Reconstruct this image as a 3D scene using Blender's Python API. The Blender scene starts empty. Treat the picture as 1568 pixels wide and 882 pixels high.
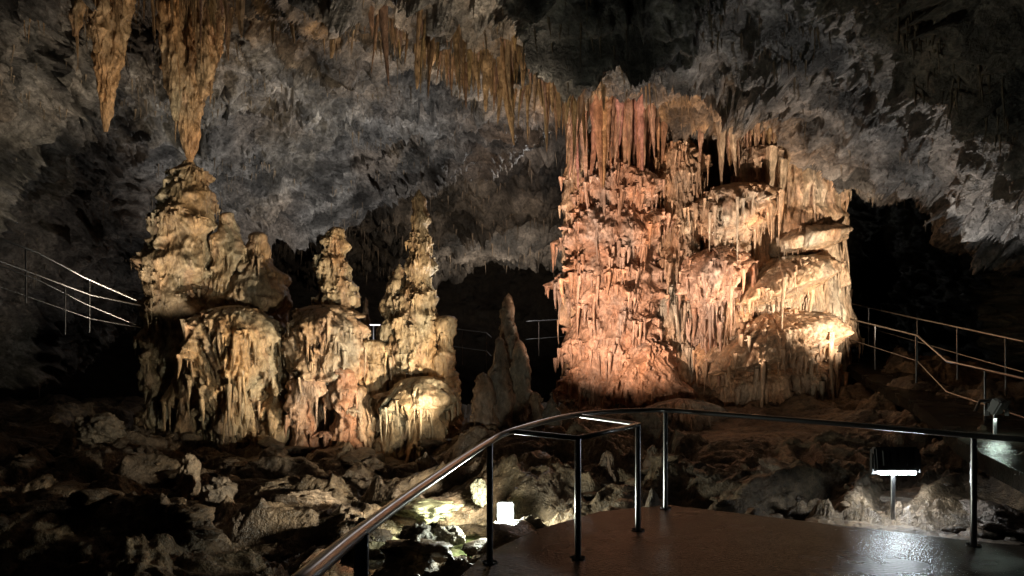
import bpy, math, numpy as np, bmesh
from mathutils import Vector
rng=np.random.default_rng(7)
scene=bpy.context.scene
F=1132.0; EYE=1.6
def from_px(u,v,d):
    """image pixel (u, v) at an assumed depth d -> world metres"""
    return np.array([(u-784)/F*d, d, EYE+(555-v)/F*d])
# ---------------------------------------------------------------- noise
_G=rng.normal(size=(256,3)); _G/=np.linalg.norm(_G,axis=1)[:,None]
_G=_G.astype(np.float32)
def pnoise(p,seed=0):
    p=np.asarray(p,dtype=np.float64); sh=p.shape[:-1]; p=p.reshape(-1,3)
    i=np.floor(p).astype(np.int64); f=(p-i).astype(np.float32)
    w=f*f*f*(f*(f*6-15)+10)
    ax=[i[:,0]*73856093,(i[:,0]+1)*73856093]; ay=[i[:,1]*19349663,(i[:,1]+1)*19349663]; az=[i[:,2]*83492791,(i[:,2]+1)*83492791]
    sd=(seed*2654435761+977)
    def h(dx,dy,dz):
        a=(ax[dx]^ay[dy]^az[dz]^sd)&0xffffffff; a=((a^(a>>13))*1274126177)&0xffffffff; a=a^(a>>16)
        g=_G[a&255]
        return g[:,0]*(f[:,0]-dx)+g[:,1]*(f[:,1]-dy)+g[:,2]*(f[:,2]-dz)
    def l(a,b,t): return a+(b-a)*t
    x0=l(h(0,0,0),h(1,0,0),w[:,0]); x1=l(h(0,1,0),h(1,1,0),w[:,0])
    x2=l(h(0,0,1),h(1,0,1),w[:,0]); x3=l(h(0,1,1),h(1,1,1),w[:,0])
    return (l(l(x0,x1,w[:,1]),l(x2,x3,w[:,1]),w[:,2])*1.5).reshape(sh)
def fbm(p,o=4,g=.5,seed=0):
    s=0;a=1
    for k in range(o):
        s=s+a*pnoise(p*(2.03**k)+k*13.7,seed+k); a*=g
    return s
def ridged(p,o=4,g=.5,seed=0):
    s=0;a=1;t=0
    for k in range(o):
        s=s+a*(1-2*np.abs(pnoise(p*(2.03**k)+k*7.1,seed+k))); t+=a; a*=g
    return s/t
# ---------------------------------------------------------------- mesh builder
class MB:
    def __init__(s): s.v=[];s.f=[];s.c=[];s.n=0
    def grid(s,V,col,closed=False):
        m,n=V.shape[:2]
        idx=np.arange(m*n).reshape(m,n)+s.n
        if closed: idx=np.concatenate([idx,idx[:,:1]],1)
        q=np.stack([idx[:-1,:-1],idx[:-1,1:],idx[1:,1:],idx[1:,:-1]],-1).reshape(-1,4)
        s.f.append(q); s.v.append(V.reshape(-1,3)); 
        col=np.broadcast_to(col,V.shape); s.c.append(col.reshape(-1,3)); s.n+=m*n
    def quads(s,V,q,col):
        s.f.append(q+s.n); s.v.append(V); s.c.append(np.broadcast_to(col,V.shape)); s.n+=len(V)
    def build(s,name,mat,smooth=True):
        V=np.concatenate(s.v).astype(np.float32); Q=np.concatenate(s.f).astype(np.int32); C=np.concatenate(s.c)
        me=bpy.data.meshes.new(name)
        me.vertices.add(len(V)); me.vertices.foreach_set('co',V.ravel())
        k=Q.shape[1]
        me.loops.add(Q.size); me.loops.foreach_set('vertex_index',Q.ravel())
        me.polygons.add(len(Q)); me.polygons.foreach_set('loop_start',np.arange(0,Q.size,k,dtype=np.int32))
        me.polygons.foreach_set('use_smooth',np.full(len(Q),smooth))
        a=me.color_attributes.new('tint','FLOAT_COLOR','POINT')
        cc=np.ones((len(V),4),np.float32); cc[:,:3]=C; a.data.foreach_set('color',cc.ravel())
        me.update(calc_edges=True)
        me.materials.append(mat)
        o=bpy.data.objects.new(name,me); scene.collection.objects.link(o); return o
def crs(P,m):
    P=np.asarray(P,float); k=len(P)
    P=np.concatenate([2*P[:1]-P[1:2],P,2*P[-1:]-P[-2:-1]])
    t=np.linspace(0,k-1-1e-9,m); i=t.astype(int); f=(t-i).reshape((-1,)+(1,)*(P.ndim-1))
    a,b,c,d=P[i],P[i+1],P[i+2],P[i+3]
    return .5*(2*b+(c-a)*f+(2*a-5*b+4*c-d)*f*f+(3*b-a-3*c+d)*f**3)
def normals(V):
    a=np.gradient(V,axis=0); b=np.gradient(V,axis=1); n=np.cross(a,b)
    return n/(np.linalg.norm(n,axis=-1,keepdims=True)+1e-9)
# ---------------------------------------------------------------- materials
def rockmat(name,scale=1.0,bump=.5,bd=.05,rough=(.45,.8),lo=.45,hi=1.25,stretch=(1,1,1),spec=.5,f0=.6,f1=1.25,det=4,s2=9):
    m=bpy.data.materials.new(name); m.use_nodes=True; nt=m.node_tree; N=nt.nodes; L=nt.links
    b=N['Principled BSDF']
    tc=N.new('ShaderNodeTexCoord'); mp=N.new('ShaderNodeMapping'); mp.inputs['Scale'].default_value=stretch
    L.new(tc.outputs['Object'],mp.inputs[0])
    at=N.new('ShaderNodeAttribute'); at.attribute_name='tint'
    n1=N.new('ShaderNodeTexNoise'); n1.inputs['Scale'].default_value=3.3*scale; n1.inputs['Detail'].default_value=5; n1.inputs['Roughness'].default_value=.7
    n2=N.new('ShaderNodeTexNoise'); n2.inputs['Scale'].default_value=s2*scale; n2.inputs['Detail'].default_value=det; n2.inputs['Roughness'].default_value=.74
    for n in (n1,n2): L.new(mp.outputs[0],n.inputs['Vector'])
    r1=N.new('ShaderNodeMapRange'); r1.inputs[1].default_value=.38; r1.inputs[2].default_value=.62; r1.inputs[3].default_value=lo; r1.inputs[4].default_value=hi
    L.new(n1.outputs[0],r1.inputs[0])
    r2=N.new('ShaderNodeMapRange'); r2.inputs[1].default_value=.36; r2.inputs[2].default_value=.64; r2.inputs[3].default_value=f0; r2.inputs[4].default_value=f1
    L.new(n2.outputs[0],r2.inputs[0])
    mu=N.new('ShaderNodeMath'); mu.operation='MULTIPLY'; L.new(r1.outputs[0],mu.inputs[0]); L.new(r2.outputs[0],mu.inputs[1])
    vm=N.new('ShaderNodeVectorMath'); vm.operation='SCALE'; L.new(at.outputs['Color'],vm.inputs[0]); L.new(mu.outputs[0],vm.inputs['Scale'])
    L.new(vm.outputs[0],b.inputs['Base Color'])
    rr=N.new('ShaderNodeMapRange'); rr.inputs[1].default_value=.3; rr.inputs[2].default_value=.7; rr.inputs[3].default_value=rough[0]; rr.inputs[4].default_value=rough[1]
    L.new(n1.outputs[0],rr.inputs[0]); L.new(rr.outputs[0],b.inputs['Roughness'])
    b.inputs['Specular IOR Level'].default_value=spec
    bu=N.new('ShaderNodeBump'); bu.inputs['Strength'].default_value=bump; bu.inputs['Distance'].default_value=bd
    L.new(n2.outputs[0],bu.inputs['Height']); L.new(bu.outputs[0],b.inputs['Normal'])
    return m
M_ceil=rockmat('ceiling_limestone',.8,1.0,.15,rough=(.3,.6),lo=.6,hi=1.2,f0=.5,f1=1.35,det=5,s2=11)
M_flow=rockmat('flowstone_calcite',1.6,.85,.06,rough=(.26,.5),lo=.65,hi=1.2,stretch=(1,1,.5))
M_floor=rockmat('floor_rock',1.2,.9,.08,rough=(.25,.6),lo=.4,hi=1.3)
def simple(name,col,rough=.4,metal=0,emit=None,es=0):
    m=bpy.data.materials.new(name); m.use_nodes=True; b=m.node_tree.nodes['Principled BSDF']
    b.inputs['Base Color'].default_value=(*col,1); b.inputs['Metallic'].default_value=metal
    if emit: b.inputs['Emission Color'].default_value=(*emit,1); b.inputs['Emission Strength'].default_value=es
    N=m.node_tree.nodes; L=m.node_tree.links
    n=N.new('ShaderNodeTexNoise'); n.inputs['Scale'].default_value=30; n.inputs['Detail'].default_value=3
    r=N.new('ShaderNodeMapRange'); r.inputs[3].default_value=rough*.7; r.inputs[4].default_value=rough*1.4
    L.new(n.outputs[0],r.inputs[0]); L.new(r.outputs[0],b.inputs['Roughness'])
    return m
M_steel=simple('brushed_steel',(.30,.30,.31),.3,1)
M_black=simple('lamp_housing',(.05,.05,.052),.5)
M_grey=simple('lamp_housing_grey',(.28,.28,.28),.45)
M_tube=simple('lamp_tube',(.9,.9,.9),.4,0,(.85,.95,1),170)
# ---------------------------------------------------------------- ceiling
GREY=np.array([.34,.32,.30]); OCH=np.array([.46,.28,.14]); BRN=np.array([.2,.145,.10])
cols={-500:[(-400,7),(0,9),(150,10),(300,11),(430,12),(620,13)],
0:[(-500,7),(-40,13),(120,15),(250,17),(380,18.5),(570,20)],
200:[(-500,7),(-60,15.5),(100,17.5),(240,19.5),(370,21),(480,23)],
340:[(-500,7),(-40,15.5),(105,18),(220,20.5),(300,22.5),(372,24)],
500:[(-500,7),(10,14),(90,17),(180,20),(260,22.5),(330,25)],
650:[(-500,7),(20,13),(80,16),(145,19.5),(205,23),(258,26)],
780:[(-500,7),(40,12.5),(90,15),(130,18),(170,22),(205,26)],
880:[(-500,7),(0,11),(60,13.5),(105,16),(125,20),(145,24)],
1000:[(-500,7),(0,11),(60,13.5),(110,16),(140,18.5),(145,22)],
1150:[(-500,7),(0,11),(50,12.5),(100,14.5),(140,16.5),(180,21)],
1300:[(-500,7),(0,10),(60,11),(120,12.5),(180,14.5),(245,18)],
1450:[(-500,6.5),(0,8.5),(70,9.5),(140,10.5),(210,12.5),(290,16)],
1568:[(-500,6),(0,7.5),(90,8.3),(170,9.2),(260,11),(350,14.5)],
2000:[(-500,5),(0,6),(120,6.6),(240,7.4),(360,8.5),(500,11)]}
ctrl=np.array([[from_px(u,v,d) for (v,d) in cols[u]] for u in cols])
back=ctrl[:,0:1]+np.array([0,-9,-.3]); back[:,:,0]*=1.6
lip=ctrl[:,-1:]+np.array([0,1.2,1.2]); lip2=lip+np.array([0,1.5,3.5])
ctrl=np.concatenate([back,ctrl,lip,lip2],1)
C1=crs(ctrl,980)
full=crs(C1.transpose(1,0,2),901)
V=np.concatenate([full[:100:3],full[100:]])
def rock_disp(V,amp=1,seed=0):
    n=normals(V)
    w=np.stack([fbm(V*.5,2,seed=seed+50),fbm(V*.5+9,2,seed=seed+51),fbm(V*.5+21,2,seed=seed+52)],-1)
    q=V+w*.6
    d=.6*fbm(q*.4,3,seed=seed)+.30*ridged(q*np.array([.7,1.0,1.1]),4,.5,seed=seed+9)
    for k,(fa,am) in enumerate(((.8,.42),(1.9,.2),(4.3,.08))):   # bedding ledges: hard broken edges
        s=(q[...,2]*1.3+q[...,1]*.75+q[...,0]*.3)*fa+fbm(q*.7*fa,3,.5,seed=seed+60+k)*1.7
        fr=s-np.floor(s); d=d+am*np.where(fr<.88,(fr/.88)**1.5,(1-fr)/.12)*np.clip(.7+1.6*fbm(q*.6,2,seed=seed+80+k),.1,1.3)
    d=d+.08*ridged(q*np.array([4,3.2,4]),3,.55,seed=seed+20)
    d=d+.20*np.clip(fbm(q*1.6,4,.55,seed=seed+30),-.1,1)
    return V+n*(d*amp)[...,None], d
V,dd=rock_disp(V)
f1=fbm(V*.35,4,seed=77); f2=fbm(V*1.4,4,seed=78)
ridge=np.array([from_px(330,-10,14.5),from_px(500,5,13.6),from_px(640,20,13),from_px(740,35,12.5),from_px(820,60,13),from_px(885,120,15.5)])
R=crs(ridge,40)
R2=crs(np.array([from_px(880,100,15.5),from_px(950,95,15.3),from_px(1050,75,14),from_px(1120,95,14.5),from_px(1200,150,16),from_px(1290,215,17)]),40)
R3=crs(np.array([from_px(60,-45,14),from_px(200,-50,15),from_px(340,-20,15)]),20)
def near(V,pts,r):
    d=np.full(V.shape[:-1],1e9)
    for p in pts: d=np.minimum(d,((V-p)**2).sum(-1))
    return np.exp(-d/(r*r))
o=near(V,R[::2],1.0)+.9*near(V,[from_px(1050,110,16.5),from_px(1120,120,16),from_px(960,120,17)],2.0)
o=np.clip(o*(1+f2),0,1)[...,None]
br=np.clip(.5+f1*1.6,0,1)[...,None]
col=GREY*(1-br*.6)+BRN*br*.6
col=col*(1-o)+OCH*o
dark=np.clip(.8+f2*.8+f1*.7,.2,1.2)[...,None]
mb=MB(); mb.grid(V,col*dark); mb.build('cave_ceiling',M_ceil)
CV=V; CO=o[...,0]
fc={}
for u in (-300,100,300,450,560,700,860,1000,1300,1700):
    e={-300:420,100:415,300:412,450:408,560:405,700:396,860:374,1000:370,1300:380,1700:400}[u]
    t={-300:250,100:240,300:240,450:240,560:235,700:190,860:150,1000:150,1300:200,1700:250}[u]
    fc[u]=[from_px(u,t-60,27),from_px(u,t+10,30),from_px(u,(t+e)/2,34),from_px(u,e-35,38),from_px(u,e,42),from_px(u,e-30,44),from_px(u,e-160,46)]
c=np.array([fc[u] for u in fc]); Vb=crs(crs(c,420).transpose(1,0,2),200)
Vb,_=rock_disp(Vb,1.3,200)
g=np.clip(.5+fbm(Vb*.6,4,seed=5),.2,1.1)[...,None]
mb=MB(); mb.grid(Vb,(BRN*.8+GREY*.3)*g); mb.build('cave_ceiling',M_ceil)
th=np.linspace(-.35,math.pi+.35,300); zz=np.linspace(-4,16,60)
T,Z=np.meshgrid(th,zz); Vw=np.stack([np.cos(T)*40,np.sin(T)*52+4,Z],-1)
Vw,_=rock_disp(Vw,2.5,300)
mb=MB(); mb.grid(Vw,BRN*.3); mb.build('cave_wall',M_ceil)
c=np.array([[from_px(u,v,d) for v,d in r] for u,r in {1290:[(150,27),(300,26),(420,25),(600,24)],1400:[(150,24),(300,23),(420,23),(600,22)],1568:[(150,20),(300,19),(420,19),(600,18)],1750:[(100,14),(300,13),(420,12.5),(700,12)],2300:[(0,9),(300,9),(500,9),(800,9)]}.items()])
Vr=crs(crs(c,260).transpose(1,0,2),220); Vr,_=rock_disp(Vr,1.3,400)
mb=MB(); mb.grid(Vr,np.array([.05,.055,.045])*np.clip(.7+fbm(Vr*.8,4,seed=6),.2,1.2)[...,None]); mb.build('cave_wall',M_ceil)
# ---------------------------------------------------------------- floor
fp=[(-2,3,-1.4),(-5,5,-1.2),(-6,8,-.85),(-2.5,8,-.8),(-.8,9.5,-.62),(-2,10,-.5),(-5.7,9.5,-.5),(-8,13,0),(-11,16,.3),(-7,16,0),(-4,16,-.4),(-2,15.5,-.4),
(-4,13,-.4),(-2,13,-.4),(0,14,.15),(1.3,14,.25),(.5,11,-.1),(-6,22,.1),(-2,22,.0),(2,22,0),(4.7,18,.75),(2.2,18,.4),(7.5,18,1.0),(6.5,16,.65),(5,13.5,.3),(3.4,10.5,-.12),(4.6,8.7,.0),(6.2,9.5,.3),(9,14,.9),(9.5,18,1.5),
(1.7,11.5,-.1),(2,9.5,-.35),(2,5,-.6),(5,5,-.5),(.5,7,-.6),(10,8,.2),(12,25,1),(0,30,-1),(-15,25,0),(-20,10,0),(20,10,1.5),(0,45,-2),(15,40,-1),(-20,40,-1),(-10,5,-.9)]
fp=np.array(fp)
walk=np.array([(-.62,-1.5),(-.6,2.6),(-.42,5.4),(-.22,6.2),(.25,7.1),(.95,7.95),(1.75,8.3),(4.15,6.62),(5.2,6.0),(6.8,5.2),(6.8,-1.5)])
def inside(x,y,poly):
    r=np.zeros(x.shape,bool); j=len(poly)-1
    for i in range(len(poly)):
        xi,yi=poly[i];xj,yj=poly[j]
        c=((yi>y)!=(yj>y))&(x<(xj-xi)*(y-yi)/(yj-yi+1e-12)+xi); r^=c; j=i
    return r
def floor_z(x,y):
    w=0;s=0
    for a,b,c in fp:
        k=1/((x-a)**2+(y-b)**2+.35)**1.7; w=w+k; s=s+k*c
    return s/w
xs=np.concatenate([np.linspace(-24,-9,100),np.linspace(-8.95,10,600),np.linspace(10.1,24,70)])
ys=np.concatenate([np.linspace(1.5,6,90),np.linspace(6.03,18,460),np.linspace(18.1,46,90)])
X,Y=np.meshgrid(xs,ys); Z=floor_z(X,Y)
P=np.stack([X,Y,Z*0],-1)
calm=np.clip(((X-5)**2/6+(Y-14)**2/6),.25,1)
q=P+np.stack([fbm(P*.7,2,seed=3),fbm(P*.7+5,2,seed=4),P[...,2]],-1)*.5
n1=.26*ridged(q*np.array([.6,1.2,1]),4,.5,seed=500)+.2*fbm(q*1.3,4,seed=510)+.06*ridged(q*4.5,3,.6,seed=520)
led=fbm(q*.9,3,seed=540)*6; n1=n1+.20*(np.floor(led)+np.clip((led-np.floor(led))*7,0,1))/3
Z=Z+(n1-.15)*calm
pool=np.exp(-(((X+.75)/.95)**2+((Y-9.0)/.9)**2)**2)
Z=Z*(1-pool)+(-.68+.06*n1)*pool
wx=np.zeros(X.shape,bool); w2=wx.copy()
for ax,ay in ((0,0),(.2,0),(-.2,0),(0,.2),(0,-.2)): wx|=inside(X+ax,Y+ay,walk)
for ax,ay in ((0,-.4),(0,-.8),(-.4,-.4),(0,-1.1)): w2|=inside(X+ax,Y+ay,walk)
Z=np.where(w2&(X>2.2),np.minimum(Z,-.12+.25*(n1-.2)),Z)
Z=np.where(wx,np.minimum(Z,-.22),Z)
V=np.stack([X,Y,Z],-1)
a=np.clip(.5+fbm(V*.8,4,seed=31),0,1)[...,None]
colf=np.array([.14,.10,.07])*(1-a)+np.array([.26,.18,.11])*a
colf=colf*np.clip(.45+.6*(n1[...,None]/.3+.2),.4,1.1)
g=pool[...,None]*.8; colf=colf*(1-g)+np.array([.33,.36,.2])*g
mb=MB(); mb.grid(V,colf); mb.build('cave_floor',M_floor)
def ground(x,y): 
    i=np.clip(np.searchsorted(ys,y),0,len(ys)-1); j=np.clip(np.searchsorted(xs,x),0,len(xs)-1); return Z[i,j]
m=bpy.data.materials.new('pool_water'); m.use_nodes=True; nt=m.node_tree; nt.nodes.clear()
out=nt.nodes.new('ShaderNodeOutputMaterial'); mx=nt.nodes.new('ShaderNodeMixShader'); tr=nt.nodes.new('ShaderNodeBsdfTransparent'); gl=nt.nodes.new('ShaderNodeBsdfGlossy'); fr=nt.nodes.new('ShaderNodeFresnel')
tr.inputs[0].default_value=(.85,.93,.8,1); gl.inputs['Roughness'].default_value=.03; fr.inputs[0].default_value=1.33
nn=nt.nodes.new('ShaderNodeTexNoise'); nn.inputs['Scale'].default_value=9; bb=nt.nodes.new('ShaderNodeBump'); bb.inputs['Strength'].default_value=.08; bb.inputs['Distance'].default_value=.05
nt.links.new(nn.outputs[0],bb.inputs['Height']); nt.links.new(bb.outputs[0],gl.inputs['Normal'])
nt.links.new(fr.outputs[0],mx.inputs[0]); nt.links.new(tr.outputs[0],mx.inputs[1]); nt.links.new(gl.outputs[0],mx.inputs[2]); nt.links.new(mx.outputs[0],out.inputs[0])
gx,gy=np.meshgrid(np.linspace(-2.3,.4,20),np.linspace(7.6,10.4,20))
mb=MB(); mb.grid(np.stack([gx,gy,gx*0-.6],-1),np.array([1,1,1.])); mb.build('cave_pool_water',m)
# ---------------------------------------------------------------- rocks
def ico(sub):
    bm=bmesh.new(); bmesh.ops.create_icosphere(bm,subdivisions=sub,radius=1)
    v=np.array([x.co[:] for x in bm.verts]); f=np.array([[w.index for w in p.verts] for p in bm.faces]); bm.free(); return v,f
I3=ico(5); I2=ico(3)
def rock(mb,p,s,base,col,seed,rd=.45):
    r=np.random.default_rng(seed); v,f=base
    nrm=r.normal(size=(13,3)); nrm/=np.linalg.norm(nrm,axis=1)[:,None]; h=r.uniform(.6,1,13)
    dt=v@nrm.T; rad=np.where(dt>.05,h/np.maximum(dt,.05),9).min(1); rad=np.minimum(rad,1.2)
    rad=rad*(1-rd)+rd*.9
    w=v*rad[:,None]; w=w*(1+.34*fbm(w*1.5+seed,4,.55,seed=1)+.12*ridged(w*3+seed,3,seed=2))[:,None]
    sc=np.array(s)*r.uniform(.7,1.3,3); w=w*sc
    a=r.uniform(0,6.28); ca,sa=math.cos(a),math.sin(a); t=r.uniform(-.4,.4)
    w=w@np.array([[ca,sa,0],[-sa,ca,0],[0,0,1]])@np.array([[1,0,0],[0,math.cos(t),math.sin(t)],[0,-math.sin(t),math.cos(t)]])
    mb.quads(w+p,f,col)
mb=MB(); k=0
def rcol(): 
    t=rng.random()**2; return (np.array([.13,.09,.06])*(1-t)+np.array([.34,.23,.14])*t)*rng.uniform(.6,1.1)
while k<420:
    if rng.random()<.62: x=rng.uniform(-9,.3); y=rng.uniform(6,15.5)
    else: x=rng.uniform(1,9); y=rng.uniform(6.5,11.5)
    if inside(np.array(x),np.array(y),walk*1.03): continue
    if x*-1 > y*.75: continue
    s=min(.05*rng.pareto(1.6)+.03,.2)
    if x>1: s=min(s,.13)
    z=ground(x,y)
    rock(mb,np.array([x,y,z+s*.05]),(s*1.7,s*1.2,s*.55),I2,rcol(),k,.35); k+=1
mb.build('fallen_rocks',M_floor)
def big(u,v,d,s,col=(.33,.27,.19),seed=0,name='boulder'):
    mb=MB(); rock(mb,from_px(u,v,d),s,I3,np.array(col),seed,.3); mb.build(name,M_floor)
big(640,778,10.0,(.55,.5,.16),(.38,.38,.22),3)
big(640,830,8.3,(.2,.2,.17),(.16,.15,.13),5)
big(688,822,8.4,(.13,.12,.12),(.3,.27,.22),15)
big(150,655,13,(.45,.4,.2),(.26,.2,.14),6)
big(475,765,10.5,(.38,.3,.16),(.48,.34,.23),8)
big(335,757,10.2,(.18,.18,.2),(.28,.21,.15),9)
big(290,735,10.8,(.17,.15,.25),(.46,.33,.22),12)
big(735,755,9.9,(.12,.12,.17),(.26,.25,.17),13)
big(655,715,13,(.2,.18,.22),(.33,.25,.18),17)
big(560,700,13.6,(.3,.2,.15),(.33,.25,.18),18)
big(1210,740,9.8,(.55,.4,.13),(.24,.19,.15),21)
big(1420,768,8.9,(.6,.4,.10),(.24,.19,.15),22)
big(1530,795,7.4,(.3,.25,.10),(.26,.2,.16),23)
# ---------------------------------------------------------------- hanging cones
def cone(mb,top,length,r,seed,tint,sides=14,rings=26,flat=1.,blunt=.75):
    rr=np.random.default_rng(seed); t=np.linspace(0,1,rings)[:,None]; th=np.linspace(0,2*math.pi,sides,endpoint=False)[None]
    rad=r*((1-t)**blunt*(1-.35*t)+.05)
    rad=rad*(1+.16*np.cos(th*rr.integers(3,6)+rr.uniform(0,6)+t*2)+.1*np.sin(t*rr.uniform(18,34)+rr.uniform(0,6)))
    a=rr.uniform(0,3.14)
    bx=(.06*length*np.sin(t*3+rr.uniform(0,6)))*rr.uniform(-1,1)
    x=np.cos(th)*rad; y=np.sin(th)*rad*flat
    V=np.stack([top[0]+x*math.cos(a)-y*math.sin(a)+bx,top[1]+x*math.sin(a)+y*math.cos(a)+0*bx,top[2]-length*t+0*th],-1)
    cc=np.array(tint)*(1-.25*t[...,None])*(1+0*V)
    mb.grid(V,cc*rr.uniform(.75,1.15),True)
# ---------------------------------------------------------------- flowstone bodies
def flow(mb,prof,ry,tint,seed,tiers=8,A=.16,L=.3,w=.13,H=.5,flute=.035,lump=.16,pop=.02,res=.03,tilt=.15,knob=.1,drips=1.0,dl=.22,dr=.03,fz=.7,wav=.42,shear=0.,rust=.0):
    """prof: (v,u,halfwidth,d) top->bottom"""
    r=np.random.default_rng(seed)
    P=np.array([[EYE+(555-v)/F*d,(u-784)/F*d,d,hw/F*d] for v,u,hw,d in prof])
    dome=prof[0][2]<=4 and prof[1][2]>8
    capR=P[1,3]
    if dome: P[0,3]=P[1,3]*.9
    zl=np.concatenate([[0],np.cumsum(np.hypot(np.diff(P[:,0]),np.diff(P[:,3])))])
    m=int(zl[-1]/res)+10; t=np.linspace(0,zl[-1],m)
    if dome: t=np.concatenate([np.linspace(0,capR*.12,10)[:-1],t[t>=capR*.12]]); m=len(t)
    z,cx,cy,rx=[np.interp(t,zl,P[:,i]) for i in range(4)]
    k=max(3,int(.2/res)); ker=np.hanning(k+2)[1:-1]; ker/=ker.sum()
    sm=lambda a: np.convolve(np.pad(a,k,mode='reflect',reflect_type='odd'),ker,'same')[k:-k]
    cx,cy,rx=sm(cx),sm(cy),np.maximum(sm(rx),.004)
    if dome:
        s=np.clip((z[0]-z)/(capR*.95),0,1); rx=np.maximum(rx*np.sqrt(np.clip(1-(1-s)**2,0,1)),.003)
    Rm=rx.max(); ratio=ry/Rm; ryy=rx*ratio
    n=int(.72*2*math.pi*(Rm+ry)/2/res)+16; s_=np.linspace(0,2*math.pi,n,endpoint=False); th=s_-.5*np.cos(s_)
    cs,sn=np.cos(th),np.sin(th); Z=np.repeat(z[:,None],n,1)
    B=np.stack([cx[:,None]+rx[:,None]*cs,cy[:,None]+ryy[:,None]*sn,Z],-1)
    D=np.stack([cs/Rm,sn/ry],-1); D/=np.linalg.norm(D,axis=1)[:,None]
    ring=np.stack([cs*Rm,sn*ry,cs*0],-1)
    disp=np.zeros(Z.shape)
    zt,zb=z.max(),z.min()
    zs=zb+(zt-zb)*(np.arange(tiers)+r.uniform(.1,.9,tiers))/tiers
    fade=np.clip(rx/(Rm*.45),.12,1)[:,None]
    edges=[]
    for kk,zk in enumerate(zs):
        off=np.array([0,0,kk*.35+seed*1.7])
        f=np.clip(pnoise(ring/w+off,seed)*1.8+.2,0,1); f2=pnoise(ring/(w*2.7)+off,seed+2)
        lo=fbm(ring/.8+off*3,3,seed=seed+1)
        Lr=L*r.uniform(.5,1.3)
        h=zk+wav*lo+tilt*np.cos(th-r.uniform(0,6.28))-Lr*f*(.6+1.1*np.clip(f2+.3,0,1))
        tt=Z-h[None]
        Ak=A*1.35*r.uniform(.5,1.3)*np.clip(.7+lo*1.5,.0,1.5)
        Hk=H*r.uniform(.6,1.4)
        pr=np.where(tt>0,np.sqrt(np.clip(tt/.06,0,1))*np.exp(-np.clip(tt,0,9)/Hk),.0)*(Ak*(.35+.65*f))[None]
        und=np.where(tt<=0,-.7*np.exp(np.clip(tt,-9,0)/.18),0)*Ak[None]
        disp=np.maximum(disp,pr)+und*(disp<=.4*pr.max())
        edges.append((h,Ak*(.4+.6*f),f))
    Bq=B
    wz=np.stack([fbm(Bq*1.3,2,seed=seed+40),fbm(Bq*1.3+4,2,seed=seed+41),0*Z],-1)*.12
    ns=lump*1.5*Rm**.5*fbm(Bq*.9/max(Rm,.5)**.5,3,seed=seed+5)
    kn=knob*np.clip(fbm((Bq+wz*2)*np.array([2.6,2.6,1.9]),3,.55,seed=seed+15)*1.4,-.35,1)
    fl=flute*ridged((Bq+wz)*np.array([5.5,5.5,fz]),3,.5,seed=seed+6)
    pp=pop*ridged(Bq*np.array([11,11,7]),2,.6,seed=seed+7)+.5*flute*fbm(Bq*np.array([20,20,3.]),2,seed=seed+8)
    tot=(disp+ns+kn+fl+pp)*fade
    V=B.copy(); V[...,0]+=D[:,0]*tot; V[...,1]+=D[:,1]*tot
    V[...,2]+=shear*(V[...,0]-cx[:,None])
    c=np.clip(.76+disp/A*.24+fl*3+kn/max(knob,.01)*.12,.42,1.25)[...,None]  # recess shade put into the colour: darker where the relief sinks in
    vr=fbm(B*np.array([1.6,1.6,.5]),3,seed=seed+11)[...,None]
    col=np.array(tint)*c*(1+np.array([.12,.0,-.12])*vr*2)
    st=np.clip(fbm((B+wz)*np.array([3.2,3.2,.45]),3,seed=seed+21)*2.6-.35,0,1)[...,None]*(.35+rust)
    st=st+np.clip(-disp/A,0,1)[...,None]*.4  # undercuts browned as well, adding to the painted recess shade
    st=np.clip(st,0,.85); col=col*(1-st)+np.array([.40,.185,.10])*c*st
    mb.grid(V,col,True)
    step=np.hypot(np.diff(ring[:,0],append=ring[:1,0]),np.diff(ring[:,1],append=ring[:1,1]))
    for (h,Ad,f) in edges:
        acc=0
        for j in range(n):
            acc+=step[j]
            if acc<.055/drips: continue
            acc=r.uniform(-.05,.02)
            if sn[j]>.35 or Ad[j]<.07*A/.16 or h[j]<zb+.1 or h[j]>zt-.1: continue
            i=int(np.argmin(np.abs(z-(h[j]+.05))))
            if fade[i,0]<.5: continue
            p=V[i,j]-np.array([D[j,0],D[j,1],0])*.015
            ln=min(dl*r.gamma(2,.5),dl*2)*(.5+f[j]); rad=dr*r.uniform(.6,1.5)
            cone(mb,p+np.array([0,0,.03]),ln,rad,int(r.integers(1e9)),col[i,j]*1.05,7,6,1,.6)
WARM=(.54,.36,.23); RED=(.57,.335,.225); PALE=(.55,.40,.265); GR=(.30,.23,.17)
mb=MB()
CK=dict(lump=.09,knob=.06,flute=.065,fz=.3)
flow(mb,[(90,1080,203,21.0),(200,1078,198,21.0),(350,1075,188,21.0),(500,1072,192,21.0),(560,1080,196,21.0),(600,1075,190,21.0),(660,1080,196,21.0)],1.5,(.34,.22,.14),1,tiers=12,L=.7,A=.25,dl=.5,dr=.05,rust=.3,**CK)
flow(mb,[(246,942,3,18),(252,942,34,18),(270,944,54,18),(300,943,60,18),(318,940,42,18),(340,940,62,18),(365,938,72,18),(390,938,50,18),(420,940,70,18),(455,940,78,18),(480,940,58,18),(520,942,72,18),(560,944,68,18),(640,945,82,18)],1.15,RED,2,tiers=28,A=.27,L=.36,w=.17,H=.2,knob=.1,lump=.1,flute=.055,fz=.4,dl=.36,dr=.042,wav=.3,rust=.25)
flow(mb,[(110,896,22,18.2),(200,890,16,18.2),(300,884,17,18.2),(420,880,15,18.2),(600,884,17,18.2)],.35,WARM,31,tiers=11,A=.14,L=.5,knob=.03,lump=.06,flute=.05,fz=.2,dl=.35)
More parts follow.
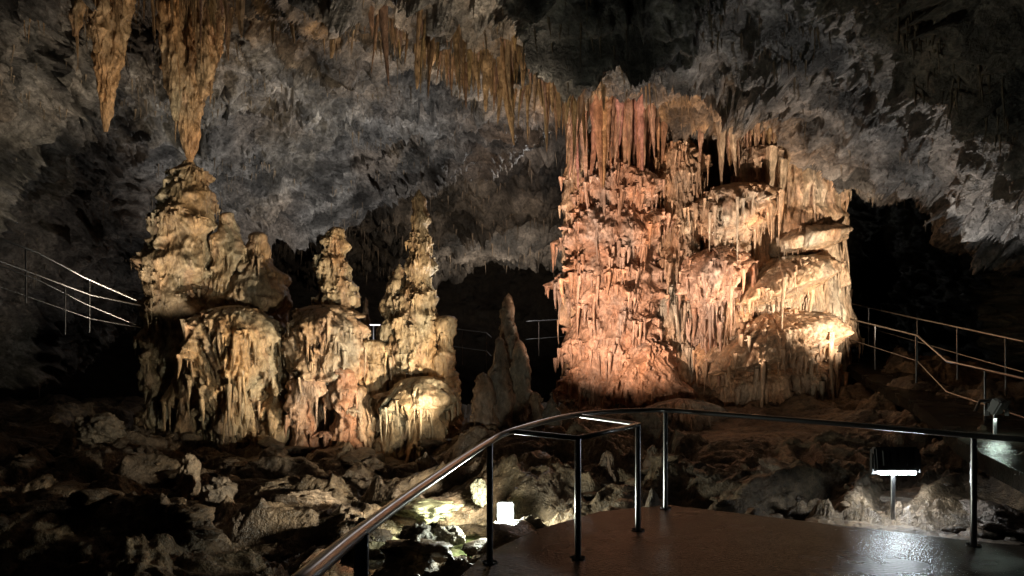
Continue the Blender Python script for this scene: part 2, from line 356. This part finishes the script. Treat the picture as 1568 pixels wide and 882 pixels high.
flow(mb,[(208,1040,2,18),(213,1040,14,18),(240,1038,24,18),(270,1042,28,18),(300,1040,17,18),(330,1044,28,18),(380,1036,22,18),(420,1034,34,18),(520,1030,40,18),(640,1030,56,18)],.85,WARM,3,tiers=20,A=.24,L=.42,H=.25,dl=.38,dr=.038,**CK)
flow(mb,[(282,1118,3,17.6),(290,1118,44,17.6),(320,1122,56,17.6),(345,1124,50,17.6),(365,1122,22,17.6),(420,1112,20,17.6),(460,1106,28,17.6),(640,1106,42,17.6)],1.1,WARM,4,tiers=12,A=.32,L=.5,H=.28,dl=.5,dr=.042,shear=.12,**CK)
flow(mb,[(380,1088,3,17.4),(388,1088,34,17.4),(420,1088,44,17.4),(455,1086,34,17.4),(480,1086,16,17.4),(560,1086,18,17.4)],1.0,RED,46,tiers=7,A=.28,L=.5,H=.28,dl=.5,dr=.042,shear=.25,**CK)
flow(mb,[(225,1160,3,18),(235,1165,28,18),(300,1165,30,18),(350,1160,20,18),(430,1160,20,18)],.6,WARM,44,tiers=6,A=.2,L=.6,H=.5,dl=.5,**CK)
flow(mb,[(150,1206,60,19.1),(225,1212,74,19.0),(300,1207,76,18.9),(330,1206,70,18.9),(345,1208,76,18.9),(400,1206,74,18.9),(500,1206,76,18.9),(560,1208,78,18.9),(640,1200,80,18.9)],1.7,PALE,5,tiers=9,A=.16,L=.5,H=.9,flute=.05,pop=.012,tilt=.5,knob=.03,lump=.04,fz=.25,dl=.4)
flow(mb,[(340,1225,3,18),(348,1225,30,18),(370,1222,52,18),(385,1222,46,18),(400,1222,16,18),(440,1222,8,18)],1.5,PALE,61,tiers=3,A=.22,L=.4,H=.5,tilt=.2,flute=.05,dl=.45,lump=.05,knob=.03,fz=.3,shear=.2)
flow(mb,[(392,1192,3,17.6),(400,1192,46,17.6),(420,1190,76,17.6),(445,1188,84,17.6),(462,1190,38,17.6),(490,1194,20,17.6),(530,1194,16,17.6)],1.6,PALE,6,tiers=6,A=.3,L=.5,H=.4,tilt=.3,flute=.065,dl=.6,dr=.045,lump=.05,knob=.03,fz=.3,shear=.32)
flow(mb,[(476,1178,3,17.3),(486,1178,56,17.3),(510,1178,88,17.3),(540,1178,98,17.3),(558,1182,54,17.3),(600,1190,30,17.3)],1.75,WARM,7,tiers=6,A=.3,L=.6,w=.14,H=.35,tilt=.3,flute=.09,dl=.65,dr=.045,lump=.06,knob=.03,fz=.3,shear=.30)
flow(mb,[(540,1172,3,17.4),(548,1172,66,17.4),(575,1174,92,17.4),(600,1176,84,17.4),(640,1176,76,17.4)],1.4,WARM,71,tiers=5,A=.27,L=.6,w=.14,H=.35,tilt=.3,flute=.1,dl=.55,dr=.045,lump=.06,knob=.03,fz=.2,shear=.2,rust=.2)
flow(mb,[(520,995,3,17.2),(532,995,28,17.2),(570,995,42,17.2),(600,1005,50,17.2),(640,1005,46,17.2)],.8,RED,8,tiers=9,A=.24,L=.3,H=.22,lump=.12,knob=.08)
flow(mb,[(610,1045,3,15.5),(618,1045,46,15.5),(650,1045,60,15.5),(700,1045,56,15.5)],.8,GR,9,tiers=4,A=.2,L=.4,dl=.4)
for i in range(400):
    u=rng.uniform(872,1190); d=17.3+rng.uniform(0,1.8)
    vt=150+max(0,(u-1060))*.25
    wave=.75+.35*math.sin(u*.045)+.2*math.sin(u*.13)
    Ln=(.3+rng.gamma(2.2,.3))*wave
    top=from_px(u,vt-16,d); cone(mb,top,min(Ln,2.1)+.3,rng.uniform(.04,.13),i,np.array(RED if u<1060 else WARM)*rng.uniform(.8,1.15)*np.array([1,rng.uniform(.82,1.02),rng.uniform(.7,1.02)]),12,22,rng.uniform(.4,1),.55)
for i in range(34):
    u=rng.uniform(895,985); cone(mb,from_px(u,138,17.1+rng.uniform(0,.5)),rng.uniform(1.2,2.8),rng.uniform(.05,.16),i+777,np.array(RED)*np.array([1,rng.uniform(.78,1.02),rng.uniform(.65,1.02)]),16,36,.8,.5)
for i in range(60):
    u=rng.uniform(1180,1305); d=17.4+rng.uniform(-.2,1.0)
    cone(mb,from_px(u,185+(u-1180)*.35,d),rng.uniform(.25,.9),rng.uniform(.03,.08),i+900,PALE,10,16)
for (u,v,ln,r) in ((880,165,1.9,.12),(893,165,2.3,.13),(1075,165,1.5,.13),(1105,180,1.9,.14),(1125,180,1.6,.12),(1180,240,1.8,.12),(1195,260,1.5,.1),(1290,235,1.2,.12),(1000,165,1.4,.11)):
    cone(mb,from_px(u,v-15,17.2),ln,r,int(u),RED if u<1080 else PALE,24,46)
mb.build('flowstone_column',M_flow)
# ---------------------------------------------------------------- stalagmites (left group)
OC=(.46,.335,.20)
def stal(name,parts):
    mb=MB()
    for a in parts: flow(mb,*a[:4],**a[4])
    return mb.build(name,M_flow)
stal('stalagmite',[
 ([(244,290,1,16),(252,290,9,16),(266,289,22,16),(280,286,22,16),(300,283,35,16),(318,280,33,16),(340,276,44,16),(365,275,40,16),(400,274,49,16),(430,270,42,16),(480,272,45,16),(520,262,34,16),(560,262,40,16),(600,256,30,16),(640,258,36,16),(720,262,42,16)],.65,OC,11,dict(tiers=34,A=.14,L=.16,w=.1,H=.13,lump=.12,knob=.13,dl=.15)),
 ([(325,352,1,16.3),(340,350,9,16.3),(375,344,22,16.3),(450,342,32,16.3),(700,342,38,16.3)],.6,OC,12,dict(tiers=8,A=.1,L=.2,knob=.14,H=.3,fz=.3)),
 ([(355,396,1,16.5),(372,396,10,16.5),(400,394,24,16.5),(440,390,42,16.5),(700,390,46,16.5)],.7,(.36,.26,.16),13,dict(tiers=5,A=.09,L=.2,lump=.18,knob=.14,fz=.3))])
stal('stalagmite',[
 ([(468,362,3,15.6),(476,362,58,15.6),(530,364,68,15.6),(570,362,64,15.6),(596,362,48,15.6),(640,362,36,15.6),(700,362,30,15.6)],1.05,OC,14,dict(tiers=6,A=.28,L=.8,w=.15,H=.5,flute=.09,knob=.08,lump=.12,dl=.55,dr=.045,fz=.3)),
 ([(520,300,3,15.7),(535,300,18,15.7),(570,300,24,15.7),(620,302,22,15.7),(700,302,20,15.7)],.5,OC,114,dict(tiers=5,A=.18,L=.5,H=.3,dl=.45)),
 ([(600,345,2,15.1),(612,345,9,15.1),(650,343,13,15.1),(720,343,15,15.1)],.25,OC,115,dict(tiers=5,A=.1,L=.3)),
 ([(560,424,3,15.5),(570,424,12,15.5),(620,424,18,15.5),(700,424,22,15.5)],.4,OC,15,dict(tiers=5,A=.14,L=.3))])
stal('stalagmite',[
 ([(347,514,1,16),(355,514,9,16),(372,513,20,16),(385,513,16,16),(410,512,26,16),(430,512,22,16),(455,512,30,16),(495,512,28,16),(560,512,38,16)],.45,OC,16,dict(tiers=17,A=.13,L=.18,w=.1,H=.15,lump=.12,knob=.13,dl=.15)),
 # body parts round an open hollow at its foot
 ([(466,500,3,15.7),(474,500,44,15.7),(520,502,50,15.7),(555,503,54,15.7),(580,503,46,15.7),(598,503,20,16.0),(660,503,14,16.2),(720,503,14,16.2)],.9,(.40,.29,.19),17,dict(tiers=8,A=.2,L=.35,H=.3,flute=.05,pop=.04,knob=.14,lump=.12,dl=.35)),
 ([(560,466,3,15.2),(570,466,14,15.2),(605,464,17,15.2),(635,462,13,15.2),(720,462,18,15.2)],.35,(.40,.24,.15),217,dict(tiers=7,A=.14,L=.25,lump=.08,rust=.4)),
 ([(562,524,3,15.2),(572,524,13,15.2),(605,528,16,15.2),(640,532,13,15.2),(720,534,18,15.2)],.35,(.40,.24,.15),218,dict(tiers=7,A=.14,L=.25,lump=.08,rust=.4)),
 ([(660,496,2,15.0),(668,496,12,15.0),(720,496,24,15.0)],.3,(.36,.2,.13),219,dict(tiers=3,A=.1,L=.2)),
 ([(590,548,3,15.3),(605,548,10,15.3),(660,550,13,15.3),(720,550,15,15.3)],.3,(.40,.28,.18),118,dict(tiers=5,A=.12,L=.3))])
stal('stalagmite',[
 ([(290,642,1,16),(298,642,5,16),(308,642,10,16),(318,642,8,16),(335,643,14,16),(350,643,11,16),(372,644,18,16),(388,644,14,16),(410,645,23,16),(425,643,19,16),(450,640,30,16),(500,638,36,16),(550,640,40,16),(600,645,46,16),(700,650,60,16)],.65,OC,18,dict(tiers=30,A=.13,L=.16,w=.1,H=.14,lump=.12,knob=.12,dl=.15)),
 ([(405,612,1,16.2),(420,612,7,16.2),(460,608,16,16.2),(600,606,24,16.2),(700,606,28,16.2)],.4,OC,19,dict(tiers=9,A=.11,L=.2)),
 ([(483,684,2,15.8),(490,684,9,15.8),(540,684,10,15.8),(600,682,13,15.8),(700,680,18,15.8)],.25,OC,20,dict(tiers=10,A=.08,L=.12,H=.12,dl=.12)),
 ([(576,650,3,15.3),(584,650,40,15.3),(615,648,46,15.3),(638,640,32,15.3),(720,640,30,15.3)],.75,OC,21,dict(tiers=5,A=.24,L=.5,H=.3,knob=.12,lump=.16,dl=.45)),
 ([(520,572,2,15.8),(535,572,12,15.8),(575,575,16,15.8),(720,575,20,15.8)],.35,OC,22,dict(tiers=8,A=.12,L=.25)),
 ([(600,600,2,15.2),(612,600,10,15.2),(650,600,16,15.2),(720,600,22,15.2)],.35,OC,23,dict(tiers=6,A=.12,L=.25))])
def sm(u,v,w,vb,d,seed,tint=GR):
    h=vb-v
    stal('stalagmite',[([(v,u,1,d),(v+.04*h,u,w*.25,d),(v+.3*h,u,w*.5,d),(v+.6*h,u+1,w*.75,d),(vb,u,w,d)],w/F*d*1.05,tint,seed,dict(tiers=10,A=.07,L=.12,w=.08,H=.1,lump=.09,flute=.02,knob=.07,dl=.1,dr=.02))])
DK=(.2,.15,.11)
sm(779,449,15,590,15,24); sm(795,520,24,660,14.6,25,GR); sm(765,515,20,680,14.3,26,(.25,.17,.12)); sm(740,570,22,690,14,27,(.25,.17,.12)); sm(820,600,12,660,14,28,DK)
sm(560,455,12,640,17.5,29); sm(845,600,10,650,14,30,DK)
sm(930,690,20,780,11,47,BRN);sm(1000,680,24,780,11.5,48,BRN)
# ---------------------------------------------------------------- stalactites
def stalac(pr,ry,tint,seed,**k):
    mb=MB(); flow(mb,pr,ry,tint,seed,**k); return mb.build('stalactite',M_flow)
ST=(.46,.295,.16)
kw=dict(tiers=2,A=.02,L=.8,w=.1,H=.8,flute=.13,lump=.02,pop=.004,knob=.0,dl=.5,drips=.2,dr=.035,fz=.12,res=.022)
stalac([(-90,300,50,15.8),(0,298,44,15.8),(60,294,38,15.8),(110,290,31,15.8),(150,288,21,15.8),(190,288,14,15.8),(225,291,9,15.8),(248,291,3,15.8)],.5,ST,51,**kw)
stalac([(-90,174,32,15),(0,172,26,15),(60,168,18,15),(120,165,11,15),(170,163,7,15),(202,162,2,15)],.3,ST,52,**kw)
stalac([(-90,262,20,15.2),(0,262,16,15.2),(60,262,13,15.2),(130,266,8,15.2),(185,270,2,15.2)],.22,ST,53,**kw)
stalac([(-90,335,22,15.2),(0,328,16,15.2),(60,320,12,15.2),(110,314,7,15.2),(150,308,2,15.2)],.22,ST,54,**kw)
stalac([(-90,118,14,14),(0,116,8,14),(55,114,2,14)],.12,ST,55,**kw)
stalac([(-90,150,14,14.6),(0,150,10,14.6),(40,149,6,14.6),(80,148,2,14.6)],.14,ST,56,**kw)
mb=MB()
for (u,v,L,w,d) in ((505,5,.75,10,13.6),(513,0,.8,8,13.6),(640,15,1.1,11,13),(650,15,.75,7,13),(685,25,.75,11,12.9),(702,30,.5,7,12.9),(732,20,1.0,12,12.6),(746,25,1.3,12,12.5),(756,30,1.0,9,12.6),(768,40,1.35,8,12.6),(780,50,1.6,10,12.6),(790,50,1.0,8,12.7),(800,50,.7,8,12.7),(826,60,.9,8,13),(845,65,1.0,9,13.5),(858,75,1.2,10,13.8),(868,90,1.0,9,14.2),(884,110,.8,8,15),(1050,0,.6,7,11.5),(968,40,.35,5,12.5),(370,0,.5,7,14.3),(415,0,.6,7,14),(450,0,.55,7,13.8),(925,100,.7,6,15)):
    cone(mb,from_px(u,v-30,d-.3),L+.6,w/F*d*1.25,int(u),ST,20,40,1,.6)
cl=np.concatenate([rng.uniform(0,1,16),rng.uniform(.5,1,14)])
for i in range(560):
    t=np.clip(cl[rng.integers(30)]+rng.normal(0,.013),0,1); p=R[int(t*39)]+np.array([rng.normal(0,.16),rng.normal(-.2,.38),.2])
    big_=.4+1.2*(math.sin(t*61)*.5+.5)*(.45+.6*t)
    cone(mb,p,.45+min(rng.gamma(1.6,.3),1.1)*big_,rng.uniform(.02,.08)*(.7+.5*big_),i+3000,np.array(ST)*rng.uniform(.75,1.3)*np.array([1,rng.uniform(.88,1.08),rng.uniform(.8,1.25)]),9,14,1,.65)
for i in range(300):
    p=R2[rng.integers(40)]+np.array([rng.normal(0,.25),rng.normal(0,.4),.25]); cone(mb,p,.35+rng.gamma(2,.13),rng.uniform(.02,.05),i+5000,np.array(ST)*rng.uniform(.8,1.2),8,10,1,.7)
for i in range(130):
    p=R3[rng.integers(20)]+np.array([rng.normal(0,.25),rng.normal(0,.4),.25]); cone(mb,p,.8+rng.gamma(2,.2),rng.uniform(.02,.06),i+6000,np.array(ST)*rng.uniform(.8,1.2),8,10,1,.7)
mb.build('stalactite_row',M_flow)
mb=MB()
den=np.clip(fbm(CV*.55,3,seed=91)*3-.1,0,1)+CO*.8
cnt=0; nR,nC=CV.shape[:2]
while cnt<3200:
    i=rng.integers(60,nR-160); j=rng.integers(50,nC-60)
    if rng.random()>den[i,j]*.9: continue
    p=CV[i,j]+np.array([0,0,.06]); L=rng.gamma(2,.08)+.08
    if p[1]<8: continue
    c=np.array(ST)*.9*CO[i,j]+np.array([.30,.235,.17])*(1-CO[i,j])
    cone(mb,p,L,rng.uniform(.012,.03),cnt+9000,c,5,5); cnt+=1
for i in range(700):
    a=rng.integers(30,150); b=rng.integers(50,380); cone(mb,Vb[a,b]+np.array([0,0,.1]),rng.uniform(.2,.9),rng.uniform(.03,.06),i+20000,BRN*1.3,5,5)
mb.build('small_stalactites',M_flow)
# ---------------------------------------------------------------- walkway, ramp, rails
def wetmat():
    m=bpy.data.materials.new('wet_concrete'); m.use_nodes=True; nt=m.node_tree; N=nt.nodes; L=nt.links; b=N['Principled BSDF']
    tc=N.new('ShaderNodeTexCoord')
    n=N.new('ShaderNodeTexNoise'); n.inputs['Scale'].default_value=1.3; n.inputs['Detail'].default_value=6
    n2=N.new('ShaderNodeTexNoise'); n2.inputs['Scale'].default_value=38; n2.inputs['Detail'].default_value=4
    for q in (n,n2): L.new(tc.outputs['Object'],q.inputs['Vector'])
    cr=N.new('ShaderNodeValToRGB'); cr.color_ramp.elements[0].position=.35; cr.color_ramp.elements[0].color=(.016,.015,.012,1); cr.color_ramp.elements[1].position=.65; cr.color_ramp.elements[1].color=(.045,.04,.032,1)
    L.new(n.outputs[0],cr.inputs[0]); L.new(cr.outputs[0],b.inputs['Base Color'])
    r=N.new('ShaderNodeMapRange'); r.inputs[1].default_value=.40; r.inputs[2].default_value=.60; r.inputs[3].default_value=.05; r.inputs[4].default_value=.30; L.new(n.outputs[0],r.inputs[0]); L.new(r.outputs[0],b.inputs['Roughness'])
    b.inputs['Specular IOR Level'].default_value=.2; b.inputs['IOR'].default_value=1.33
    bu=N.new('ShaderNodeBump'); bu.inputs['Strength'].default_value=1; bu.inputs['Distance'].default_value=.012; L.new(n2.outputs[0],bu.inputs['Height']); L.new(bu.outputs[0],b.inputs['Normal'])
    return m
M_wet=wetmat()
def slab(name,poly,z0,z1,mat):
    bm=bmesh.new(); vs=[bm.verts.new((x,y,z1)) for x,y in poly]; f=bm.faces.new(vs)
    r=bmesh.ops.extrude_face_region(bm,geom=[f])
    for v in [g for g in r['geom'] if isinstance(g,bmesh.types.BMVert)]: v.co.z=z0
    bmesh.ops.recalc_face_normals(bm,faces=bm.faces)
    me=bpy.data.meshes.new(name); bm.to_mesh(me); bm.free(); me.materials.append(mat)
    o=bpy.data.objects.new(name,me); scene.collection.objects.link(o); return o
slab('walkway',walk,-.2,0,M_wet)
ramp=crs(np.array([from_px(1700,740,7.2),from_px(1570,680,8.8),from_px(1480,625,12),from_px(1400,590,15),from_px(1325,553,18.5),from_px(1300,540,21)]),60)
tg=np.gradient(ramp,axis=0); sd=np.stack([tg[:,1],-tg[:,0],tg[:,0]*0],-1); sd/=np.linalg.norm(sd,axis=1)[:,None]
rr=np.stack([ramp-sd*.65-[0,0,.2],ramp-sd*.65,ramp+sd*.65,ramp+sd*.65-[0,0,.2]],1)
mb=MB(); mb.grid(rr,np.array([.1,.1,.09])); ro=mb.build('walkway',M_wet,False)
def tube(pts,r,name,parent,smooth=0,mat=None,sides=12):
    pts=np.array(pts,float)
    if smooth: pts=crs(pts,smooth)
    t=np.gradient(pts,axis=0) if len(pts)>2 else np.repeat((pts[1]-pts[0])[None],2,0)
    t/=np.linalg.norm(t,axis=1)[:,None]
    ref=np.array([0,0,1.]) if abs(t[:,2]).mean()<.8 else np.array([1.,0,0])
    a=np.cross(t,ref); a/=np.linalg.norm(a,axis=1)[:,None]; b=np.cross(t,a)
    th=np.linspace(0,2*math.pi,sides,endpoint=False)
    V=pts[:,None]+r*(a[:,None]*np.cos(th)[None,:,None]+b[:,None]*np.sin(th)[None,:,None])
    mb=MB(); mb.grid(V,np.array([1.,1,1]),True); o=mb.build(name,mat or M_steel); o.parent=parent; return o
def empty(name):
    e=bpy.data.objects.new(name,None); scene.collection.objects.link(e); return e
H=empty('handrail')
A=[from_px(440,905,1.85),from_px(470,882,1.95),from_px(550,816,2.5),from_px(645,746,3.6),from_px(742,681,5.7),from_px(790,658,6.4),from_px(885,635,7.7),from_px(1000,628,8.2),from_px(1100,634,7.9),from_px(1300,650,7.05),from_px(1490,667,6.42),from_px(1568,673,6.15),from_px(1700,684,5.8)]
tube(A,.026,'top_rail',H,140)
tube([from_px(788,661,6.35),from_px(885,671,6.04),from_px(978,650,7.05),from_px(890,637,7.7)],.022,'inner_rail',H)
for i,(u,vt,vb,d) in enumerate(((553,818,1290,2.5),(750,678,850,5.9),(885,672,855,6.04),(977,650,812,7.05),(1019,632,778,8.1),(1491,668,835,6.45))):
    p=from_px(u,vt,d); zb=0.0
    tube([(p[0],p[1],zb),(p[0],p[1],p[2])],.026,'post_%d'%(i+1),H)
    tube([(p[0],p[1],zb),(p[0],p[1],zb+.012)],.06,'flange_%d'%(i+1),H,sides=24)
    tube([(p[0],p[1],zb+.0121),(p[0],p[1],zb+.0125)],.03,'collar_%d'%(i+1),H)
def rail(pts,posts,r=.02,sm=0,drop=1.0):
    e=empty('handrail'); P=[from_px(*p) for p in pts]; tube(P,r,'top_rail',e,sm)
    P2=[p-np.array([0,0,drop*.5]) for p in P]; tube(P2,r*.6,'mid_rail',e,sm)
    for i,(u,v,d) in enumerate(posts):
        p=from_px(u,v,d); tube([p-np.array([0,0,drop]),p],r*.9,'post_%d'%i,e)
rail([(1270,483,19),(1300,488,18),(1405,514,14.5),(1450,553,12),(1568,580,9.5),(1650,600,8.5)],[(1300,488,18),(1340,498,16.7),(1403,514,14.5),(1508,566,10.7)])
rail([(1275,459,20.5),(1405,488,16),(1466,501,14),(1568,523,12)],[(1330,472,18.5),(1405,488,16),(1466,501,14),(1540,516,12.5)])
rail([(690,503,21),(745,510,20.5),(752,517,20)],[(708,505,21),(745,510,20.5)])
rail([(805,493,21),(870,489,22)],[(825,492,21.3),(855,490,21.8)])
rail([(555,497,20),(600,497,20)],[(572,497,20)])
rail([(-40,348,13),(60,388,13.6),(130,425,14.2),(208,460,15)],[(137,430,14.3),(40,380,13.5)],.022)
rail([(-40,392,12.6),(0,400,13),(140,452,14),(215,468,15)],[(100,438,13.8)],.016,0,.9)
# ---------------------------------------------------------------- floodlights
def box(name,c,s,parent,mat,rot=0,bev=.015,tilt=0):
    bm=bmesh.new(); bmesh.ops.create_cube(bm,size=1)
    for v in bm.verts: v.co.x*=s[0];v.co.y*=s[1];v.co.z*=s[2]
    bmesh.ops.bevel(bm,geom=bm.edges[:],offset=bev,segments=2,affect='EDGES')
    me=bpy.data.meshes.new(name); bm.to_mesh(me); bm.free(); me.materials.append(mat)
    o=bpy.data.objects.new(name,me); scene.collection.objects.link(o); o.location=c; o.rotation_euler=(tilt,0,rot); o.parent=parent; return o
def flood(p,w,h,ground_z,mat,tilt=-.5,rot=0,glow=True,name='floodlight'):
    e=empty(name); p=Vector(p)
    box('housing',p,(w,.12,h),e,mat,rot,.02,tilt)
    if glow:
        box('lamp_tube',p+Vector((0,-.03,-h*.5-.012)),(w*.8,.06,.035),e,M_tube,rot,.008)
        box('reflector_lip',p+Vector((0,.07,-h*.5-.01)),(w*.9,.012,.06),e,mat,rot,.004)
    for k in (-1,1): box('bracket_%d'%(k+2),p+Vector((k*(w*.5+.012),0,-.04)),(.012,.05,h*.8),e,M_black,rot,.003)
    for k in range(5): box('fin_%d'%k,p+Vector(((k-2)*w*.17,-.075,.02)),(.01,.03,h*.6),e,mat,rot,.002,tilt)
    tube([(p.x,p.y+.05,ground_z),(p.x,p.y+.05,p.z-.02)],.024,'post',e)
    return e
pl=from_px(1371,703,7.8)
flood(pl,.48,.25,-.3,M_black,-.15)
p2=from_px(1527,622,9.2); flood(p2,.22,.2,p2[2]-.6,M_grey,.5,.6,False)
e=empty('lamp_post'); tube([from_px(1493,690,9.2),from_px(1493,630,9.2),from_px(1500,614,9.2),from_px(1527,612,9.2)],.02,'bent_tube',e)
p3=from_px(774,788,8.9)
e=empty('ground_spotlight'); box('housing',Vector(p3)+Vector((0,.08,0)),(.2,.1,.28),e,M_black)
tube([p3+np.array([0,-.0,0]),p3+np.array([0,-.03,0])],.06,'lens_ring',e,sides=20)
bm=bmesh.new(); bmesh.ops.create_uvsphere(bm,u_segments=24,v_segments=16,radius=.1); me=bpy.data.meshes.new('lens'); bm.to_mesh(me); bm.free()
for p_ in me.polygons: p_.use_smooth=True
me.materials.append(simple('lens_glow',(1,1,1),.3,0,(.9,1,.9),60)); o=bpy.data.objects.new('lens',me); o.location=p3+np.array([0,-.03,0]); o.scale=(.95,.7,1.5); scene.collection.objects.link(o); o.parent=e  # lens made oversized so the glowing shape stands in for glare
tube([p3+np.array([0,.06,-.35]),p3+np.array([0,.06,0])],.015,'stake',e)
# ---------------------------------------------------------------- lights
def spot(loc,tgt,W,col,size=60,rad=.06,blend=.6,name='cave_spotlight'):
    l=bpy.data.lights.new(name,'SPOT'); l.energy=W; l.color=col; l.spot_size=math.radians(size); l.spot_blend=blend; l.shadow_soft_size=rad
    o=bpy.data.objects.new(name,l); o.location=loc; o.rotation_euler=(Vector(tgt)-Vector(loc)).to_track_quat('-Z','Y').to_euler(); scene.collection.objects.link(o)
def point(loc,W,col,rad=.06,name='cave_lamp'):
    l=bpy.data.lights.new(name,'POINT'); l.energy=W; l.color=col; l.shadow_soft_size=rad
    o=bpy.data.objects.new(name,l); o.location=loc; scene.collection.objects.link(o)
WA=(1,.78,.58); NW=(1,.82,.62); CO_=(1,.96,.91)
spot(from_px(840,600,12.5),from_px(985,350,18),2800,(1,.74,.56),72,.03)      # warm, column from the left
spot(from_px(1430,520,13.2),from_px(1180,390,18),1900,NW,68,.03)             # column right flank
spot(from_px(1130,705,9.6),from_px(1090,390,18),260,WA,55,.03)  # added fill, no visible source, lifts the middle of the column
spot(from_px(750,690,12.0),from_px(450,440,16),2300,(1,.84,.60),66,.03)      # stalagmite group, from the right
spot(from_px(600,790,10),from_px(440,540,16),300,(1,.82,.58),60,.03)  # front fill added to brighten the stalagmite group, no visible source
spot(from_px(560,560,19.5),from_px(490,260,22),1400,CO_,95,.03)            # behind group up to the vault
spot(from_px(800,570,16.5),from_px(720,110,16),1050,CO_,88,.03)
spot(from_px(130,600,17),from_px(150,320,19),90,CO_,100,.05)
spot(from_px(700,690,11),from_px(720,40,13),1800,(1,.84,.62),52,.05)              # stalactite row
spot(from_px(200,660,13),from_px(260,50,16),800,NW,58,.05)
spot(from_px(1400,640,12),from_px(1330,110,12.5),700,CO_,82,.03)
spot(from_px(1150,620,15),from_px(1080,100,16),600,WA,80,.05)
spot(from_px(760,520,30),from_px(680,350,38),700,(1,.85,.65),90,.05)
spot(from_px(780,480,37),from_px(760,390,41),900,(1,.92,.8),110,.05)
point(from_px(850,290,28),350,CO_)
point(tuple(p3+np.array([-.05,-.3,.15])),130,(.95,1,.82),.05)
spot(tuple(p3+np.array([-.1,-.1,.25])),from_px(540,745,11),460,(1,.93,.74),95,.05)
def area(loc,W,sx,sy,col,rot=(0,0,0),name='floodlight_beam'):
    l=bpy.data.lights.new(name,'AREA'); l.shape='RECTANGLE'; l.size=sx; l.size_y=sy; l.energy=W; l.color=col
    o=bpy.data.objects.new(name,l); o.location=loc; o.rotation_euler=rot; scene.collection.objects.link(o)
area(tuple(p2+np.array([0,0,-.16])),5,.16,.06,(.8,1,.85),(0,0,0))
w=bpy.data.worlds.new('World'); scene.world=w; w.use_nodes=True
w.node_tree.nodes['Background'].inputs[0].default_value=(.5,.6,.8,1); w.node_tree.nodes['Background'].inputs[1].default_value=.002
cam=bpy.data.cameras.new('camera'); co=bpy.data.objects.new('camera',cam); scene.collection.objects.link(co)
co.location=(0,0,EYE); co.rotation_euler=(math.radians(90),0,0); cam.sensor_width=36; cam.lens=36*F/1568; cam.shift_y=114/1568; cam.clip_end=500; cam.clip_start=.05
scene.camera=co
scene.view_settings.view_transform='Standard'; scene.view_settings.look='None'; scene.view_settings.exposure=0
